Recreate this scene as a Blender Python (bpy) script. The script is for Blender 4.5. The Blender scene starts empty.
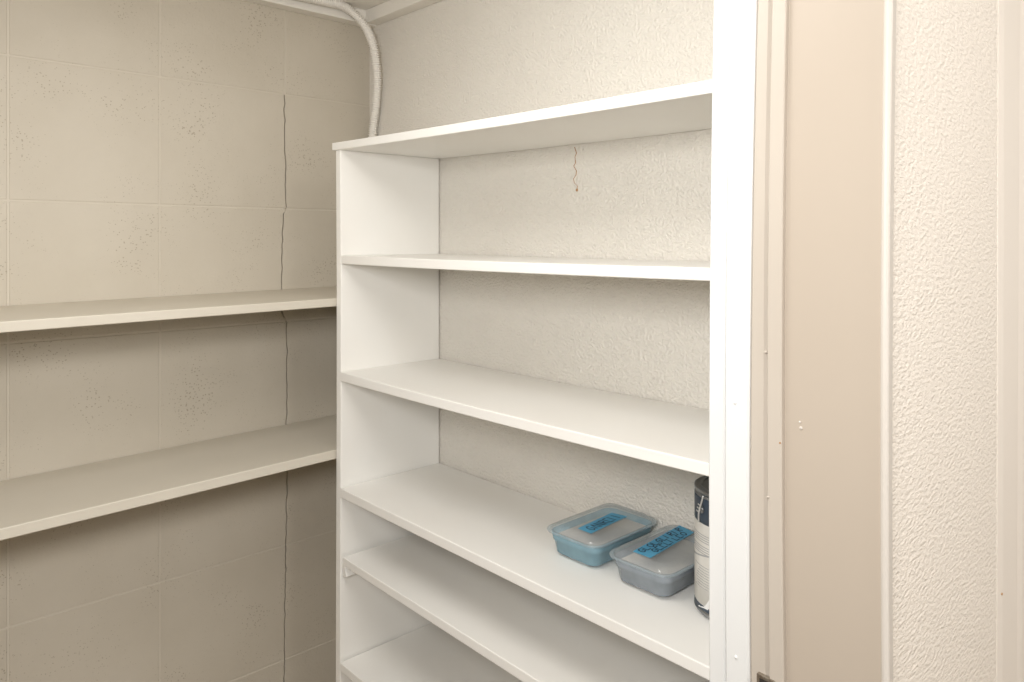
import bpy, bmesh, math, random
from mathutils import Vector, Matrix
random.seed(4)
scene = bpy.context.scene
COL = scene.collection

# ------------------------------------------------------------------ camera
EYE = 1.6                       # eye height above the floor
FPX, HOR = 743.6, 240.0         # focal length in pixels, horizon row (1024x682 frame)
ANG = math.atan2(692, FPX)
CAM = Vector((1.91072, -1.2, EYE))
FWD = Vector((-math.cos(ANG), math.sin(ANG), 0))
RGT = Vector((math.sin(ANG), math.cos(ANG), 0))
cd = bpy.data.cameras.new('camera')
cam = bpy.data.objects.new('camera', cd); COL.objects.link(cam)
cam.location = CAM
cam.rotation_euler = Matrix((RGT, Vector((0, 0, 1)), -FWD)).transposed().to_euler()
cd.sensor_width = 36; cd.lens = FPX / 1024 * 36
cd.shift_y = -(341 - HOR) / 1024
cd.clip_start = 0.02
scene.camera = cam

# ------------------------------------------------------------------ world, lights, exposure
w = bpy.data.worlds.new('world'); scene.world = w; w.use_nodes = True
w.node_tree.nodes['Background'].inputs[0].default_value = (1, .96, .9, 1)
w.node_tree.nodes['Background'].inputs[1].default_value = 0.15
def area(name, loc, target, size, power, col):
    l = bpy.data.lights.new(name, 'AREA'); l.shape = 'RECTANGLE'
    l.size, l.size_y = size; l.energy = power; l.color = col
    o = bpy.data.objects.new(name, l); COL.objects.link(o); o.location = loc
    o.rotation_euler = (Vector(target) - Vector(loc)).to_track_quat('-Z', 'Y').to_euler()
    return o
# diffused flash held just above and behind the camera, and the room's ceiling lamp
area('flash', (1.86, -1.50, EYE + .22), (.95, -.2, EYE - .25), (.42, .34), 12, (1, 1, 1))
area('ceiling_lamp', (2.85, -.35, 2.47), (2.1, -.2, .9), (.8, .8), 27, (1, .985, .965))
area('closet_lamp', (1.08, -.84, EYE + .655), (1.1, -.62, 0), (.5, .6), 6.8, (1, .99, .97))
scene.view_settings.view_transform = 'Standard'
scene.view_settings.look = 'None'
scene.view_settings.exposure = 0.55
scene.view_settings.gamma = 1
scene.cycles.transparent_max_bounces = 24
scene.view_settings.use_curve_mapping = False

# ------------------------------------------------------------------ pixel -> point on a known plane
def ray(x, y): return FWD + RGT * ((x - 512) / FPX) + Vector((0, 0, (HOR - y) / FPX))
def onX(x, y, v): r = ray(x, y); return CAM + r * ((v - CAM.x) / r.x)
def onY(x, y, v): r = ray(x, y); return CAM + r * ((v - CAM.y) / r.y)
def onZ(x, y, v): r = ray(x, y); return CAM + r * ((v - CAM.z) / r.z)

# ------------------------------------------------------------------ materials
def mat(name, col, rough=.5, vary=None, vscale=4, bump=0, bscale=200, bdist=.001, pits=0, spec=.4, bump2=0, b2scale=20, stretch=None):
    m = bpy.data.materials.new(name); m.use_nodes = True
    nt = m.node_tree; N = nt.nodes; L = nt.links; b = N['Principled BSDF']
    b.inputs['Base Color'].default_value = (*col, 1); b.inputs['Roughness'].default_value = rough
    b.inputs['Specular IOR Level'].default_value = spec
    tc = N.new('ShaderNodeTexCoord'); co = tc.outputs['Object']
    if stretch:
        mp = N.new('ShaderNodeMapping'); mp.inputs['Scale'].default_value = stretch; L.new(co, mp.inputs['Vector']); co = mp.outputs['Vector']
    colout = None
    if vary:
        n = N.new('ShaderNodeTexNoise'); n.inputs['Scale'].default_value = vscale; n.inputs['Detail'].default_value = 5
        L.new(co, n.inputs['Vector'])
        r = N.new('ShaderNodeValToRGB'); r.color_ramp.elements[0].position = .35; r.color_ramp.elements[1].position = .65
        r.color_ramp.elements[0].color = (*vary, 1); r.color_ramp.elements[1].color = (*col, 1)
        L.new(n.outputs['Fac'], r.inputs['Fac']); colout = r.outputs['Color']
    last = None
    def addbump(h, strength, dist):
        nonlocal last
        bp = N.new('ShaderNodeBump'); bp.inputs['Strength'].default_value = strength; bp.inputs['Distance'].default_value = dist
        L.new(h, bp.inputs['Height'])
        if last: L.new(last, bp.inputs['Normal'])
        last = bp.outputs['Normal']
    if bump:
        n = N.new('ShaderNodeTexNoise'); n.inputs['Scale'].default_value = bscale; n.inputs['Detail'].default_value = 3
        L.new(co, n.inputs['Vector']); addbump(n.outputs['Fac'], bump, bdist)
    if bump2:
        n = N.new('ShaderNodeTexNoise'); n.inputs['Scale'].default_value = b2scale; n.inputs['Detail'].default_value = 2
        L.new(co, n.inputs['Vector']); addbump(n.outputs['Fac'], bump2, .004)
    if pits:      # small holes of the concrete that the paint did not fill
        v = N.new('ShaderNodeTexVoronoi'); v.inputs['Scale'].default_value = 150; v.inputs['Randomness'].default_value = 1
        L.new(co, v.inputs['Vector'])
        n = N.new('ShaderNodeTexNoise'); n.inputs['Scale'].default_value = 7; n.inputs['Detail'].default_value = 3
        L.new(co, n.inputs['Vector'])
        mr = N.new('ShaderNodeMapRange'); mr.inputs['From Min'].default_value = .37; mr.inputs['From Max'].default_value = .72
        mr.inputs['To Min'].default_value = 0; mr.inputs['To Max'].default_value = .30
        L.new(n.outputs['Fac'], mr.inputs['Value'])
        sub = N.new('ShaderNodeMath'); sub.operation = 'LESS_THAN'
        L.new(v.outputs['Distance'], sub.inputs[0]); L.new(mr.outputs['Result'], sub.inputs[1])
        mx = N.new('ShaderNodeMix'); mx.data_type = 'RGBA'
        mu = N.new('ShaderNodeMath'); mu.operation = 'MULTIPLY'; mu.inputs[1].default_value = pits
        L.new(sub.outputs[0], mu.inputs[0]); L.new(mu.outputs[0], mx.inputs['Factor'])
        if colout: L.new(colout, mx.inputs['A'])
        else: mx.inputs['A'].default_value = (*col, 1)
        mx.inputs['B'].default_value = (col[0]*.5, col[1]*.45, col[2]*.38, 1)
        colout = mx.outputs['Result']
        inv = N.new('ShaderNodeMath'); inv.operation = 'SUBTRACT'; inv.inputs[0].default_value = 1
        L.new(sub.outputs[0], inv.inputs[1]); addbump(inv.outputs[0], .5, .001)
    if colout: L.new(colout, b.inputs['Base Color'])
    if last: L.new(last, b.inputs['Normal'])
    return m

M = {}
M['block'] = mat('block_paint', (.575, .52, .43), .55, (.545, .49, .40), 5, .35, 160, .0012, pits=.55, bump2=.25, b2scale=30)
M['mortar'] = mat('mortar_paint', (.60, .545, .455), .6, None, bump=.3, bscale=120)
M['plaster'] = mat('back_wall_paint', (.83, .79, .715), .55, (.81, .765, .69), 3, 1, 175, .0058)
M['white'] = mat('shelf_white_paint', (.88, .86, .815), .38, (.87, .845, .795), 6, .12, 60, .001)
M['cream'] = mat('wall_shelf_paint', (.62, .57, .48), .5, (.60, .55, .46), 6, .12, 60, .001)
M['trimwhite'] = mat('trim_white_paint', (.76, .755, .735), .35, None, bump=.08, bscale=40)
M['beige'] = mat('jamb_beige_paint', (.53, .47, .40), .42, (.51, .45, .38), 3, .08, 50, .001)
M['panel'] = mat('jamb_panel_paint', (.47, .40, .325), .42, (.46, .39, .315), 3, .05, 30, .001)
M['bead'] = mat('corner_bead_paint', (.60, .55, .49), .4)
M['casing'] = mat('casing_paint', (.86, .79, .71), .45)
M['stucco'] = mat('stucco_paint', (.87, .80, .715), .55, stretch=(1, .5, 1), bump=1.0, bscale=210, bdist=.0032)
M['ceiling'] = mat('ceiling_paint', (.83, .79, .72), .6, None, bump=.2, bscale=80)
M['room'] = mat('room_paint', (.83, .80, .75), .6)
M['floor'] = mat('floor_tile', (.50, .42, .33), .4, (.44, .37, .29), 3)
M['steel'] = mat('aged_steel', (.42, .38, .32), .35, (.2, .15, .11), 120); M['steel'].node_tree.nodes['Principled BSDF'].inputs['Metallic'].default_value = .8
M['dark'] = mat('dark_hole', (.03, .025, .02), .7)
M['rust'] = mat('rust_crack', (.50, .30, .15), .8, (.34, .18, .08), 150)
M['conduit'] = mat('conduit_paint', (.85, .81, .74), .45)

# ------------------------------------------------------------------ mesh helpers
def link(name, me, m, parent=None):
    o = bpy.data.objects.new(name, me); COL.objects.link(o)
    if m: me.materials.append(m)
    if parent: o.parent = parent
    return o
def from_py(name, vs, fs, m, parent=None, bevel=0, segs=2, smooth=False):
    me = bpy.data.meshes.new(name); me.from_pydata([tuple(v) for v in vs], [], fs)
    bm = bmesh.new(); bm.from_mesh(me)
    bmesh.ops.recalc_face_normals(bm, faces=bm.faces)
    if bevel:
        ed = [e for e in bm.edges if len(e.link_faces) == 2 and e.calc_face_angle(0) > .5]
        bmesh.ops.bevel(bm, geom=ed, offset=bevel, segments=segs, profile=.5, affect='EDGES')
    if smooth:
        for f in bm.faces: f.smooth = True
    bm.to_mesh(me); bm.free()
    return link(name, me, m, parent)
BOXF = [(0,1,2,3),(7,6,5,4),(0,4,5,1),(1,5,6,2),(2,6,7,3),(3,7,4,0)]
def box(name, lo, hi, m, parent=None, bevel=0):
    x0,y0,z0 = lo; x1,y1,z1 = hi
    vs = [(x0,y0,z0),(x1,y0,z0),(x1,y1,z0),(x0,y1,z0),(x0,y0,z1),(x1,y0,z1),(x1,y1,z1),(x0,y1,z1)]
    return from_py(name, vs, BOXF, m, parent, bevel)
def loft(name, rings, m, parent=None, cap=(True, True), bevel=0, smooth=False, closed=True):
    n = len(rings[0]); vs = [p for r in rings for p in r]; fs = []
    for i in range(len(rings) - 1):
        for j in range(n if closed else n - 1):
            k = (j + 1) % n
            fs.append((i*n+j, i*n+k, (i+1)*n+k, (i+1)*n+j))
    if cap[0]: fs.append(tuple(range(n)))
    if cap[1]: fs.append(tuple((len(rings)-1)*n + j for j in range(n)))
    return from_py(name, vs, fs, m, parent, bevel, 2, smooth)
def board(name, fl, fr, br, bl, th, m, parent=None, sag=0, n=14, bevel=.0018, wob=0):
    """a plank given by its four top corners; sag bows the middle down"""
    rings = []
    for i in range(n + 1):
        t = i / n; d = Vector((0, 0, -sag * 4 * t * (1 - t)))
        ww = Vector((0, 0, random.uniform(-wob, wob)))
        a = fl.lerp(fr, t) + d + ww; b = bl.lerp(br, t) + d
        thv = Vector((0, 0, -(th[0] + (th[1] - th[0]) * t) if isinstance(th, tuple) else -th))
        rings.append([a, b, b + thv, a + thv])
    return loft(name, rings, m, parent, bevel=bevel)
def empty(name, loc=(0, 0, 0)):
    o = bpy.data.objects.new(name, None); COL.objects.link(o); o.location = loc; o.empty_display_size = .05
    return o
def adopt(root):
    bpy.context.view_layer.update()
    for c in root.children: c.matrix_parent_inverse = root.matrix_world.inverted()
def tag(o, label=None, cat=None, group=None, kind=None):
    if label: o['label'] = label
    if cat: o['category'] = cat
    if group: o['group'] = group
    if kind: o['kind'] = kind
    return o
def structure(o): o['kind'] = 'structure'; return o

# ================================================================== THE SETTING
CEIL = EYE + .668               # closet ceiling
XW = 1.392                      # closet face of the partition
JY = -.37                       # jamb of the closet opening
OPEN0 = -2.2                    # far end of the opening
XS = onY(889.2, 240, JY + .002).x - .005   # room face of the partition (stucco)
RC = 2.5                        # room ceiling
structure(box('floor', (-.3, -3.9, -.1), (4.4, 1.4, 0), M['floor']))
structure(box('ceiling', (-.2, -2.6, CEIL), (XW, .1, CEIL + .1), M['ceiling']))
structure(box('ceiling_room', (XW, -3.9, RC), (4.4, 1.4, RC + .1), M['room']))

# ---- left wall: painted concrete blocks
CRACK_PX = [(284.4,98),(284.9,120),(285.2,150),(285.9,180),(285.9,207),(283.6,214),(283.2,222),(282.5,240),(282.3,268),(282.2,290),
            (282.2,312),(286.6,323),(287.2,340),(287,380),(286.6,425),(287.6,470),(287,500),(286,544),(285.6,580),(285,620),(284.3,656),(284.2,700)]
CRACK = [onX(x, y, 0) for x, y in CRACK_PX]
CRACK = [(p.z, p.y) for p in CRACK] + [(0.3, onX(284.2,700,0).y), (-.1, onX(284.2,700,0).y)]
CRACK.sort()
fine = []
for (z0, y0), (z1, y1) in zip(CRACK, CRACK[1:]):
    k = max(1, int((z1 - z0) / .014))
    for i in range(k):
        t = i / k; fine.append((z0 + (z1 - z0) * t, y0 + (y1 - y0) * t + random.uniform(-.0018, .0018)))
fine.append(CRACK[-1])
ZC = [EYE + v for v in (-1.457, -1.145, -.834, -.528, -.222, .0855, .398, .712)]
YC = [-2.6, -2.45, -2.14, -1.83, -1.52, -1.212, -.9035, -.5935, -.2695, .0]
wall_left = structure(box('wall_left', (-.22, -2.6, 0), (-.065, .1, CEIL + .1), M['mortar']))
G = .0016
def block(y0, y1, z0, z1, leftcrack, rightcrack):
    zs = [0.0] + ZC
    def edge(yc, side, crack):
        if not crack: return [(yc + side * G, z0 + G), (yc + side * G, z1 - G)]
        pts = [(y + side * .0014, z) for z, y in fine if z0 + G < z < z1 - G]
        def at(zq):
            return min(fine, key=lambda q: abs(q[0] - zq))[1]
        return [(at(z0) + side * .0014, z0 + G)] + pts + [(at(z1) + side * .0014, z1 - G)]
    lo = edge(y0, 1, leftcrack); hi = edge(y1, -1, rightcrack)
    out = lo[::-1] + hi                        # down the low-Y edge, then up the high-Y edge
    cy = (y0 + y1) / 2; cz = (z0 + z1) / 2
    ins = .0016
    def inset(p, k, cr): return (p[0] + (k if p[0] < cy else -k) * (.35 if cr else 1), p[1] + (k if p[1] < z0 + .006 else -k if p[1] > z1 - .006 else 0))
    cr = leftcrack or rightcrack
    rings = [[(-.06, y, z) for y, z in out], [(-.0018, y, z) for y, z in out],
             [(-.0006, *inset(p, ins * .5, cr)) for p in out], [(0, *inset(p, ins * 1.1, cr)) for p in out]]
    return rings
for i in range(len(YC) - 1):
    for j in range(len(ZC)):
        z0 = ([0.0] + ZC)[j]; z1 = min(ZC[j], CEIL - .001)
        if z1 - z0 < .02: continue
        y0, y1 = YC[i], YC[i+1]
        if y1 == 0: y1 = -.001
        top = z0 > EYE + .39
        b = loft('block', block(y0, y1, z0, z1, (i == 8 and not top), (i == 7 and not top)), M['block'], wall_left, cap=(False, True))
# painted-over mortar, left out along the open crack
lowz = [(z, y) for z, y in fine if 0 <= z <= EYE + .397]
lowz = [(0, lowz[0][1])] + lowz + [(EYE + .397, lowz[-1][1])]
for side, yend in ((-1, -2.6), (1, 0)):
    out = [(yend, 0), (yend, EYE + .397)] + [(y + side * .0016, z) for z, y in reversed(lowz)]
    loft('mortar_bed', [[Vector((x, y, z)) for y, z in out] for x in (-.05, -.0013)], M['mortar'], wall_left)
box('mortar_bed', (-.05, -2.6, EYE + .397), (-.0013, 0, CEIL), M['mortar'], wall_left)

# ---- back wall with fine roller texture
wall_back = structure(box('wall_back', (-.065, 0, 0), (XW + .1, .12, RC), M['plaster']))
pts = [onY(x, y, 0) for x, y in ((574.5,147),(576.5,153),(575,157),(575.5,163),(573.8,166),(576.5,171),(576,175),(573.5,179),(574.5,183),(577.5,186),(577,190))]
def ribbon(name, pts, wid, th, m, parent):
    rings = []
    for i, p in enumerate(pts):
        ww = wid * random.uniform(.6, 1.5)
        rings.append([p + Vector((-ww, .0002, 0)), p + Vector((0, -th, 0)), p + Vector((ww, .0002, 0))])
    return loft(name, rings, m, parent)
ribbon('plaster_crack', pts, .0011, .0012, M['rust'], wall_back)
def nub(name, p, r, m, parent, axis=(0, -1, 0), h=.5):
    ax = Vector(axis).normalized(); u = ax.orthogonal().normalized(); v = ax.cross(u); rings = []
    for rr, hh in ((r, -.3), (r, .35*h), (r*.75, .8*h), (r*.25, h)):
        rings.append([p + ax * (hh * r) + (u * math.cos(a) + v * math.sin(a)) * rr for a in [k * math.tau / 8 for k in range(8)]])
    return loft(name, rings, m, parent, smooth=True)
nub('nail_head', onY(577, 190, 0), .0035, M['rust'], wall_back)
nub('paint_blob', onY(628, 259, 0), .006, M['plaster'], wall_back)
nub('paint_blob', onY(414, 132, 0), .004, M['plaster'], wall_back)

# ---- ledger strips under the ceiling
structure(box('trim_1', (0, -2.6, EYE + .628), (.04, 0, CEIL), M['ceiling'], bevel=.002))
structure(box('trim_2', (.0405, -.04, EYE + .630), (XW, 0, CEIL), M['ceiling'], bevel=.002))

# ---- partition with stucco on the room side, opening into the closet
wall_right = structure(empty('wall_right'))
box('stucco_face', (XS - .015, JY + .012, 0), (XS, 1.3, RC), M['stucco'], wall_right)
box('core', (XW, JY + .04, 0), (XS - .015, 0, RC), M['room'], wall_right)
box('header', (XW, OPEN0, CEIL), (XS, JY + .04, RC), M['room'], wall_right)
box('pier', (XW, -3.8, 0), (XS, OPEN0, RC), M['room'], wall_right)
structure(box('wall_front', (-.065, -2.6, 0), (XW, -2.5, CEIL), M['room']))
structure(box('wall_room_back', (XS, 1.3, 0), (4.3, 1.4, RC), M['room']))
structure(box('wall_room_right', (4.3, -3.9, 0), (4.4, 1.4, RC), M['room']))
structure(box('wall_room_front', (XW, -3.9, 0), (4.3, -3.8, RC), M['room']))

# ---- the jamb: edges measured at the top, middle and bottom of the view (the old boards bow a little)
def xedge(top, mid, bot, yp):
    P = [onY(top, 0, yp), onY(mid, 340, yp), onY(bot, 682, yp)]
    z = [p.z for p in P]; x = [p.x for p in P]
    def f(q):
        q = min(max(q, z[2] - .1), z[0] + .1); s = 0
        for i in range(3):
            t = x[i]
            for j in range(3):
                if i != j: t *= (q - z[j]) / (z[i] - z[j])
            s += t
        return s
    return f
ROWS = [0, .5] + [.75 + k * .06 for k in range(22)] + [CEIL]
def strip(name, e0, e1, yp, m, parent, back=.05, ease=.0015, dx0=0, dx1=0):
    f0 = xedge(*e0, yp); f1 = xedge(*e1, yp); rings = []
    for z in ROWS:
        a = f0(z) + dx0; b = f1(z) + dx1; e = ease
        rings.append([Vector(p + (z,)) for p in ((a, yp + back), (a, yp + e), (a + e, yp), (b - e, yp), (b, yp + e), (b, yp + back))])
    return loft(name, rings, m, parent)
E711, E727, E750 = (713, 708.6, 708.8), (730, 724.6, 725), (755.6, 749.2, 748.8)
E769, E783, E882 = (771.8, 767, 769), (786, 781.6, 783.6), (884.4, 881, 882)
E890 = (893, 889.2, 889.6)
trim_3 = structure(empty('trim_3'))
strip('white_stop', E711, E727, JY, M['trimwhite'], trim_3, ease=.002)
strip('white_jamb_board', E727, E750, JY - .003, M['trimwhite'], trim_3, ease=.0025)
strip('beige_stop', E750, E769, JY - .001, M['beige'], trim_3, ease=.004, dx1=-.0003)
strip('beige_strip', E769, E783, JY - .004, M['beige'], trim_3, ease=.0012)
strip('jamb_panel', E783, E882, JY + .004, M['panel'], trim_3, back=.03, ease=.0005, dx0=-.004)
# corner bead: a slim rounded edge standing a little proud of the stucco
f0 = xedge(*E882, JY + .004); f1 = xedge(*E890, JY + .002); rings = []
for z in ROWS:
    x0 = f0(z); r = (f1(z) - x0) * .5
    ring = [(x0 - .004, JY + .03), (x0, JY + .004)]
    for k in range(7):
        ring.append((x0 + r + r * math.cos(math.pi - k * math.pi / 6 * .95), JY + .003 - r * .9 * math.sin(k * math.pi / 6 * .95)))
    xe = f1(z)
    ring += [(xe, JY + .006), (xe, JY + .012), (XS - .002, JY + .016), (XS - .002, JY + .03)]
    rings.append([Vector(p + (z,)) for p in ring])
loft('corner_bead', rings, M['bead'], trim_3, smooth=False)
# nails, filled holes
for (x, y, r, mm, yp) in ((801,428,.0021,'bead',JY+.004),(800,422,.0015,'bead',JY+.004),(735,403,.0018,'trimwhite',JY-.003),(736,657,.0024,'trimwhite',JY-.003),
                          (780,443,.0012,'rust',JY-.004),(766,352,.0022,'beige',JY-.001),(768,497,.0018,'beige',JY-.004)):
    nub('nail_head', onY(x, y, yp), r, M[mm], trim_3, h=.9)
# strike plate let into the jamb
yp = JY - .0045
sp = [onY(x, y, yp) for x, y in ((757, 672.5), (775.5, 681.5))]
x0, x1 = sp[0].x, sp[1].x; zt, zt1 = sp[0].z, sp[1].z
plate = from_py('strike_plate', [(x0,yp-.0012,zt),(x1,yp-.0012,zt1),(x1,yp-.0012,zt-.07),(x0,yp-.0012,zt-.07),(x0,yp+.004,zt),(x1,yp+.004,zt1),(x1,yp+.004,zt-.07),(x0,yp+.004,zt-.07)], BOXF, M['steel'], trim_3, .0006)
from_py('plate_recess', [(x0+.004,yp-.0018,zt-.0045),(x1-.002,yp-.0018,zt1-.0035),(x1-.002,yp-.0018,zt-.06),(x0+.004,yp-.0018,zt-.06),(x0+.004,yp,zt-.0045),(x1-.002,yp,zt1-.0035),(x1-.002,yp,zt-.06),(x0+.004,yp,zt-.06)], BOXF, M['dark'], trim_3)
nub('screw_head', Vector((x0+.0085, yp-.0018, zt-.0115)), .0035, M['steel'], trim_3)

# ---- the smooth casing further along the stucco wall
trim_4 = structure(empty('trim_4'))
def vstrip(name, pa, pb, xp, m, parent):
    rings = []
    for z in [0, .4, .8, 1.2, 1.6, 2.0, RC - .002]:
        a = onX(pa[0] + (pa[1] - pa[0]) * (2.0 - z) / 1.0, HOR, xp).y; b = onX(pb[0] + (pb[1] - pb[0]) * (2.0 - z) / 1.0, HOR, xp).y
        rings.append([Vector(p + (z,)) for p in ((XS - .01, a), (XS + .0005, a), (xp, a + .022), (xp, b - .002), (xp - .0015, b), (XS - .01, b))])
    return loft(name, rings, m, parent)
vstrip('casing_board', (1000, 998.5), (1020.3, 1017), XS + .0025, M['casing'], trim_4)
vstrip('casing_edge', (1021.3, 1018), (1060, 1057), XS + .0035, M['casing'], trim_4)
nub('nail_hole', onX(1002, 594, XS + .0025), .002, M['rust'], trim_4, axis=(1, 0, 0))

# ================================================================== BOOKCASE
YF = -.2945
XP0 = onY(336.4, 372, YF).x; XP1 = .3418          # left side panel, outer and inner faces
bookcase = tag(empty('bookcase', (.85, -.15, 0)),
               'white painted built-in bookcase of open shelves standing against the back wall', 'bookcase')
bookcase_parts = []
def part(o): bookcase_parts.append(o); return o
zt = EYE + .2145
# left panel leans a hair outwards low down, as in the photo
rings = []
for z in (0, .4, .8, 1.2, 1.5, zt):
    dx = -.0035 * max(0, (EYE - .35 - z)) / .6
    if z == zt: dx = -.003
    rings.append([Vector(p) for p in ((XP0 + dx, YF, z), (XP1 + dx, YF, z), (XP1, -.003, z), (XP0, -.003, z))])
part(loft('side_panel', rings, M['white'], None, bevel=.0018))
part(box('side_panel', (1.371, YF, 0), (1.390, -.001, zt), M['white'], None, .0015))
XR = 1.3705
def shelf(zl, zr, th, sag=0, xl=XP1 + .0005, yf=YF, xr=XR, wob=0, gapl=0):
    # zl, zr: top height at the left and right ends; the board stops 2 mm short of the wall
    return part(board('shelf', Vector((xl, yf, zl)), Vector((xr, yf, zr)), Vector((xr, -.0035, zr)), Vector((xl, -.0035, zl)), th, M['white'], None, sag, wob=wob))
shelf(EYE + .2335, EYE + .2222, (.0185, .0192), .0025, xl=XP0 - .014, yf=YF - .004, xr=1.3905)
shelf(EYE - .0363, EYE - .0384, (.0205, .0185), .002)
shelf(EYE - .3128, EYE - .3092, (.0215, .0188), .0035, yf=YF - .003)
shelf(EYE - .5882, EYE - .5925, (.0215, .0190), 0, yf=YF - .003)
shelf(EYE - .7505, EYE - .7645, .0195, 0, xl=XP1 + .008, yf=YF)
shelf(EYE - 1.0015, EYE - 1.012, .02, 0, xl=XP1 + .0005, yf=YF - .003)
Z4 = EYE - .5872
# wedge-ended cleat carrying the loose shelf
c0 = onX(341, 567, XP1).z
zc1 = EYE - .7505 - .0200; zc0 = zc1 - .030
part(from_py('cleat', [(XP1-.0005,YF+.004,zc1),(XP1+.0075,YF+.004,zc1),(XP1+.019,YF+.004,zc0+.005),(XP1+.002,YF+.004,zc0),
                       (XP1-.0005,-.004,zc1),(XP1+.0075,-.004,zc1),(XP1+.019,-.004,zc0+.005),(XP1+.002,-.004,zc0)], BOXF, M['white'], None, .001))
# chipped paint on the front of the loose shelf
cp = onY(460, 632.5, YF)
for o in bookcase_parts: o.parent = bookcase
adopt(bookcase)

# ================================================================== SHELVES ON THE LEFT WALL
def wall_shelf(px, depth, label):
    (bl, br), (fl, fr), (gl, gr) = px
    B0, B1 = onX(*bl, 0), onX(*br, 0); F0, F1 = onX(*fl, depth), onX(*fr, depth); H0, H1 = onX(*gl, depth), onX(*gr, depth)
    def ext(a, b, y): t = (y - a.y) / (b.y - a.y); return a + (b - a) * t
    ya, yb = -1.75, -.004
    f0, f1, b0, b1 = ext(F0, F1, ya), ext(F0, F1, yb), ext(B0, B1, ya), ext(B0, B1, yb)
    b0.x = b1.x = .0012
    th = (ext(F0, F1, ya).z - ext(H0, H1, ya).z, ext(F0, F1, yb).z - ext(H0, H1, yb).z)
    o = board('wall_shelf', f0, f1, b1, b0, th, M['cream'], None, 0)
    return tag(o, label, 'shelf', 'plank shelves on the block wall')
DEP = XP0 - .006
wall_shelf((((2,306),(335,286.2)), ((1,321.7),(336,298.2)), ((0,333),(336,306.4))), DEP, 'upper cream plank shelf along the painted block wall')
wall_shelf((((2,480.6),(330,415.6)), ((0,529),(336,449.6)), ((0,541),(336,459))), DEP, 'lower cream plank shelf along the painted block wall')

# ================================================================== FLEXIBLE CONDUIT IN THE CORNER
def catmull(P, n):
    out = []
    for i in range(len(P) - 1):
        p0 = P[max(i-1, 0)]; p1 = P[i]; p2 = P[i+1]; p3 = P[min(i+2, len(P)-1)]
        for k in range(n):
            t = k / n
            out.append(.5 * ((2*p1) + (p2-p0)*t + (2*p0-5*p1+4*p2-p3)*t*t + (3*p1-p0-3*p2+p3)*t**3))
    out.append(P[-1]); return out
def resample(P, step):
    out = [P[0]]; acc = 0
    for a, b in zip(P, P[1:]):
        d = (b - a).length; s = step - acc
        while s <= d and d > 0:
            out.append(a.lerp(b, s / d)); s += step
        acc = d - (s - step)
    return out
def tube(name, P, rad, seg, m, parent=None, smooth=True):
    rings = []; T = (P[1] - P[0]).normalized(); u = T.orthogonal().normalized()
    for i, p in enumerate(P):
        t = (P[min(i+1, len(P)-1)] - P[max(i-1, 0)]).normalized()
        u = (u - t * u.dot(t)).normalized(); v = t.cross(u); r = rad(i) if callable(rad) else rad
        rings.append([p + (u * math.cos(a) + v * math.sin(a)) * r for a in [k * math.tau / seg for k in range(seg)]])
    return loft(name, rings, m, parent, smooth=smooth)
cp = [Vector((.060, -.75, CEIL - .016)), Vector((.060, -.48, CEIL - .0155))]
cp += [onX(323.5, 1, .060), onX(342, 5.5, .060), onX(354, 14, .062)]
cp += [onY(366, 28, -.062), onY(373, 45, -.050), onY(376, 63, -.036), onY(377.3, 82, -.024), onY(376, 106, -.018), onY(373, 131, -.016)]
b = cp[-1].copy(); cp += [b + Vector((-.003, 0, -.06)), Vector((b.x - .004, -.016, EYE - .118))]
cp[0].z = min(cp[0].z, CEIL - .0155)
P = resample(catmull(cp, 24), .0016)   # ribs every 6.4 mm
cond = tube('conduit', P, lambda i: .0115 + (.0019 if (i % 4) in (0, 1) else -.0021), 14, M['conduit'])
tag(cond, 'cream painted ribbed flexible conduit bending down the corner above the bookcase', 'conduit')

# ================================================================== FOOD CONTAINERS
def plastic(name, col, tint, cover, rough):
    """clear plastic: lets light through with a tint, scatters a little, and reflects at its surface"""
    m = bpy.data.materials.new(name); m.use_nodes = True; N = m.node_tree.nodes; L = m.node_tree.links
    N.remove(N['Principled BSDF'])
    tr = N.new('ShaderNodeBsdfTransparent'); tr.inputs[0].default_value = (*tint, 1)
    df = N.new('ShaderNodeBsdfDiffuse'); df.inputs[0].default_value = (*col, 1)
    no = N.new('ShaderNodeTexNoise'); no.inputs['Scale'].default_value = 35
    tc = N.new('ShaderNodeTexCoord'); L.new(tc.outputs['Object'], no.inputs['Vector'])
    mr = N.new('ShaderNodeMapRange'); mr.inputs['To Min'].default_value = cover * .7; mr.inputs['To Max'].default_value = cover * 1.3
    L.new(no.outputs['Fac'], mr.inputs['Value'])
    gl = N.new('ShaderNodeBsdfGlossy'); gl.inputs['Roughness'].default_value = rough
    m1 = N.new('ShaderNodeMixShader'); L.new(mr.outputs['Result'], m1.inputs[0]); L.new(tr.outputs[0], m1.inputs[1]); L.new(df.outputs[0], m1.inputs[2])
    lw = N.new('ShaderNodeLayerWeight'); lw.inputs['Blend'].default_value = .5
    pw = N.new('ShaderNodeMath'); pw.operation = 'POWER'; pw.inputs[1].default_value = 4; L.new(lw.outputs['Facing'], pw.inputs[0])
    ma = N.new('ShaderNodeMath'); ma.operation = 'MULTIPLY_ADD'; ma.inputs[1].default_value = .5; ma.inputs[2].default_value = .05; L.new(pw.outputs[0], ma.inputs[0])
    m2 = N.new('ShaderNodeMixShader'); L.new(ma.outputs[0], m2.inputs[0]); L.new(m1.outputs[0], m2.inputs[1]); L.new(gl.outputs[0], m2.inputs[2])
    L.new(m2.outputs[0], N['Material Output'].inputs['Surface'])
    return m
M['base_blue'] = plastic('blue_tinted_plastic', (.36, .58, .68), (.85, .93, .97), .55, .2)
M['base_grey'] = plastic('grey_tinted_plastic', (.44, .49, .54), (.9, .93, .95), .55, .2)
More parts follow.
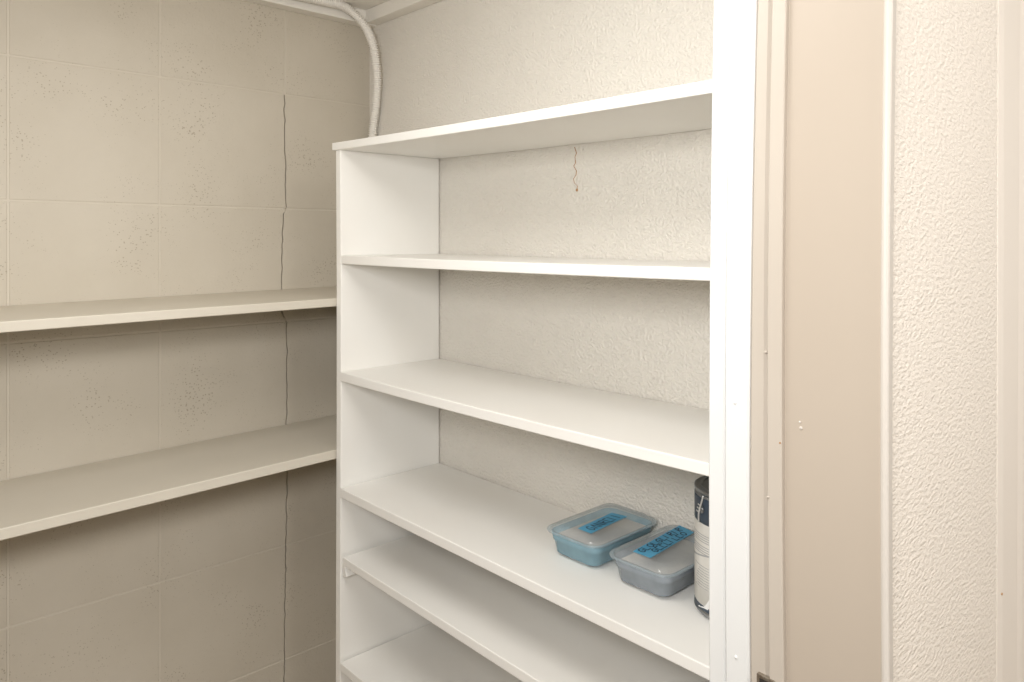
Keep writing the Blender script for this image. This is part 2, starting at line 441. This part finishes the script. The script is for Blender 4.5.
M['lid'] = plastic('clear_lid_plastic', (.74, .77, .78), (.97, .98, .98), .17, .08)
M['rim'] = plastic('clear_lid_rim', (.58, .66, .70), (.93, .96, .97), .3, .1)
M['contents'] = mat('dim_contents', (.66, .63, .585), .7, (.56, .54, .52), 25)
M['tape'] = mat('blue_tape', (.10, .40, .62), .55, (.085, .36, .57), 60)
M['ink'] = mat('marker_ink', (.012, .018, .05), .6)
def rrect(cx, cy, hx, hy, r, z, n=6):
    out = []
    for sx, sy, a0 in ((1,1,0),(-1,1,90),(-1,-1,180),(1,-1,270)):
        for k in range(n + 1):
            a = math.radians(a0 + 90 * k / n)
            out.append(Vector((cx + sx * (hx - r) + r * math.cos(a), cy + sy * (hy - r) + r * math.sin(a), z)))
    return out
def container(c, hx, hy, basem, label, tape_px, lines, rot=0):
    root = tag(empty('food_container', (c[0], c[1], Z4)), label, 'container', 'plastic food containers')
    R = lambda dx, r, z: rrect(0, 0, hx + dx, hy + dx, r, z)
    h = .041
    base = loft('base', [R(-.024, .012, .001), R(-.019, .016, 0.0005), R(-.0155, .018, .003), R(-.0115, .02, h*.62), R(-.0095, .021, h*.64), R(-.0075, .022, h),
                         R(-.009, .021, h), R(-.0115, .02, h*.64), R(-.0135, .019, h*.62), R(-.017, .017, .0045), R(-.024, .012, .003)], M[basem], root, cap=(True, True), smooth=True)
    loft('contents', [R(-.0185, .016, .0048), R(-.0145, .018, .020), R(-.0135, .019, .030), R(-.016, .018, .0315)], M['contents'], root, smooth=False)
    loft('lid_rim', [R(-.0065, .024, h - .001), R(0, .028, h + .0005), R(.0007, .028, h + .002), R(0, .028, h + .0035), R(-.006, .024, h + .0035), R(-.0075, .023, h + .0015)], M['rim'], root, cap=(False, False), smooth=True)
    lid = loft('lid', [R(-.0062, .024, h + .0032), R(-.0085, .022, h + .0075), R(-.0105, .021, h + .0085), R(-.0165, .018, h + .0135), R(-.0195, .016, h + .0145), R(-.024, .014, h + .0138), R(-.040, .008, h + .0138)], M['lid'], root, cap=(False, True), smooth=True)
    zt = Z4 + h + .0146
    q = [onZ(x, y, zt) for x, y in tape_px]                    # near-left, near-right, far-right, far-left along the strip
    o = Vector(root.location)
    def bil(s, t): return (q[0].lerp(q[3], s)).lerp(q[1].lerp(q[2], s), t) - o
    vs = []; n = 10
    for k in range(n + 1):
        for t in (0, 1): vs.append(bil(k / n, t) + Vector((0, 0, .0006)))
        for t in (1, 0): vs.append(bil(k / n, t))
    rings = [vs[4*k:4*k+4] for k in range(n + 1)]
    tape = loft('tape_label', rings, M['tape'], root)
    # handwriting: loops and strokes of a marker, too blurred in the photo to read
    bm = bmesh.new(); rnd = random.Random(len(label))
    def stroke(pp):
        P3 = [bil(s, t) + Vector((0, 0, .0009)) for s, t in pp]
        for a, b2 in zip(P3, P3[1:]):
            d = (b2 - a); d.z = 0
            if d.length < 1e-5: continue
            nn = Vector((-d.y, d.x, 0)).normalized() * .0011; e = d.normalized() * .0004
            f = [bm.verts.new(v) for v in (a - e - nn, b2 + e - nn, b2 + e + nn, a - e + nn)]; bm.faces.new(f)
    for (s0, s1, t0, t1, cnt) in lines:
        for k in range(cnt):
            a = s0 + (s1 - s0) * k / cnt; wd = (s1 - s0) / cnt * .78
            def L(u, v): return (a + wd * u, t1 + (t0 - t1) * v)
            g = [[(.9,.85),(.5,1),(.1,.75),(.05,.3),(.4,0),(.9,.15),(.9,.5),(.5,.5)], [(0,0),(0,1),(.7,.95),(.75,.6),(0,.5),(.8,0)], [(0,0),(.45,1),(.9,0)],
                 [(0,0),(0,1),(.8,0),(.8,1)], [(.9,1),(0,1),(0,0),(.9,0)], [(.1,0),(.1,1)], [(.5,0),(.05,.3),(.05,.8),(.5,1),(.95,.75),(.95,.25),(.5,0)], [(0,1),(0,0),(.9,0)]]
            sq = g[0] if k == 0 else rnd.choice(g)
            stroke([L(u, v) for u, v in sq])
    me = bpy.data.meshes.new('handwriting'); bm.to_mesh(me); bm.free()
    link('handwriting', me, M['ink'], tape)
    return root
container((.989, -.106), .067, .0985, 'base_blue', 'clear-lidded plastic food container with a blue-tinted base, beside its grey-based twin',
          ((578,528.5),(591,533.5),(627,516.5),(611.5,513)), ((.10,.98,.25,.85,7),))
container((1.1425, -.109), .067, .0985, 'base_grey', 'clear-lidded plastic food container with a grey base, next to the paint can',
          ((633,551.5),(650.5,558),(694,532.5),(679.5,525.5)), ((.05,.95,.08,.46,10),(.16,.9,.55,.9,8)))

# ================================================================== PAINT CAN
M['can_metal'] = mat('can_metal', (.30, .31, .32), .3); M['can_metal'].node_tree.nodes['Principled BSDF'].inputs['Metallic'].default_value = .9
M['navy'] = mat('navy_label_band', (.035, .05, .07), .4, (.05, .07, .10), 60)
M['label'] = mat('paper_label', (.78, .76, .71), .55, (.70, .68, .63), 30)
M['print'] = mat('label_print', (.40, .40, .40), .6)
M['wire'] = mat('wire_handle', (.75, .75, .74), .3); M['wire'].node_tree.nodes['Principled BSDF'].inputs['Metallic'].default_value = .6
CR = .066
tp = onZ(694, 602, Z4); vd = Vector((tp.x - CAM.x, tp.y - CAM.y, 0)).normalized()
cc = Vector((tp.x, tp.y, 0)) + Vector((-vd.y, vd.x, 0)) * -CR
can = tag(empty('paint_can', (cc.x, cc.y, Z4)), 'cylindrical paint can with navy top band, cream label and wire handle', 'can')
HC = .194
def ringz(r, z, n=40): return [Vector((r * math.cos(a), r * math.sin(a), z)) for a in [k * math.tau / n for k in range(n)]]
loft('can_body', [ringz(CR-.004, .002), ringz(CR-.001, 0), ringz(CR, .002), ringz(CR, .004), ringz(CR-.0015, .006), ringz(CR-.0015, HC-.012), ringz(CR-.003, HC-.009), ringz(CR-.0005, HC-.005), ringz(CR-.0005, HC-.001), ringz(CR-.003, HC), ringz(CR-.008, HC-.001)], M['can_metal'], can, smooth=False)
loft('can_lid', [ringz(CR-.009, HC-.004), ringz(CR-.010, HC+.0005), ringz(CR-.013, HC+.0005), ringz(CR-.015, HC-.005), ringz(.01, HC-.005)], M['can_metal'], can)
loft('label_band', [ringz(CR-.001, .142), ringz(CR-.0006, .1425), ringz(CR-.0006, HC-.0125), ringz(CR-.001, HC-.012)], M['navy'], can, cap=(False, False), smooth=True)
loft('label_paper', [ringz(CR-.001, .0145), ringz(CR-.0006, .0146), ringz(CR-.0006, .1415), ringz(CR-.001, .1420)], M['label'], can, cap=(False, False), smooth=True)
loft('label_band', [ringz(CR-.001, .0065), ringz(CR-.0006, .007), ringz(CR-.0006, .0140), ringz(CR-.001, .0145)], M['navy'], can, cap=(False, False), smooth=True)
# direction on the can that faces the camera's side
a0 = math.atan2(CAM.y - cc.y, CAM.x - cc.x)
def arcmark(name, a_from, a_to, z0, z1, slope, m, off=.0002):
    n = max(2, int(abs(a_to - a_from) / .08)); rings = []
    for k in range(n + 1):
        a = a_from + (a_to - a_from) * k / n; dz = slope * (a - a_from); r = CR - .0006 + off
        c, s = math.cos(a), math.sin(a)
        rings.append([Vector((r*c, r*s, z0+dz)), Vector((r*c, r*s, z1+dz)), Vector(((r-.0004)*c, (r-.0004)*s, z1+dz)), Vector(((r-.0004)*c, (r-.0004)*s, z0+dz))])
    return loft(name, rings, m, can)
rnd = random.Random(3)
for k in range(9):     # lines of small print, too small to read
    z = .124 - k * .0036
    if k == 4: continue
    arcmark('print_line', a0 - 1.45 + rnd.random()*.1, a0 - .55, z, z + .0011, 0, M['print'])
for k in range(9):
    z = .075 - k * .0042
    arcmark('print_line', a0 - 1.35 + rnd.random()*.3, a0 - .7 + rnd.random()*.3, z, z + .0007, 0, M['print'])
arcmark('label_stripe', a0 - 1.55, a0 - .5, .082, .0845, .014, M['print'], .0004)
for k in range(3):
    z = .156 + k * .006
    arcmark('print_mark', a0 - 1.2 + .05*k, a0 - 1.03 + .03*k, z, z + .0018, 0, M['label'], .0004)
# white pointer mark at the foot of the label
r = CR + .0001
def cp3(a, z, rr=r): return Vector((rr * math.cos(a), rr * math.sin(a), z))
from_py('label_arrow', [cp3(a0-1.08,.008), cp3(a0-.6,.034), cp3(a0-.45,.012), cp3(a0-.8,.012), cp3(a0-1.08,.008,r-.001), cp3(a0-.6,.034,r-.001), cp3(a0-.45,.012,r-.001), cp3(a0-.8,.012,r-.001)], BOXF, M['trimwhite'], can)
# wire bail hanging down the side
ear_a = a0 - .92
nub('handle_ear', cp3(ear_a, HC - .03, CR), .006, M['can_metal'], can, axis=(math.cos(ear_a), math.sin(ear_a), 0))
hp = [cp3(ear_a + .1, HC - .006, CR + .002), cp3(ear_a + .06, HC - .02, CR + .004), cp3(ear_a - .02, HC - .035, CR + .004), cp3(ear_a - .05, .144, CR + .003)]
tube('wire_handle', catmull(hp, 6), .0014, 6, M['wire'], can)
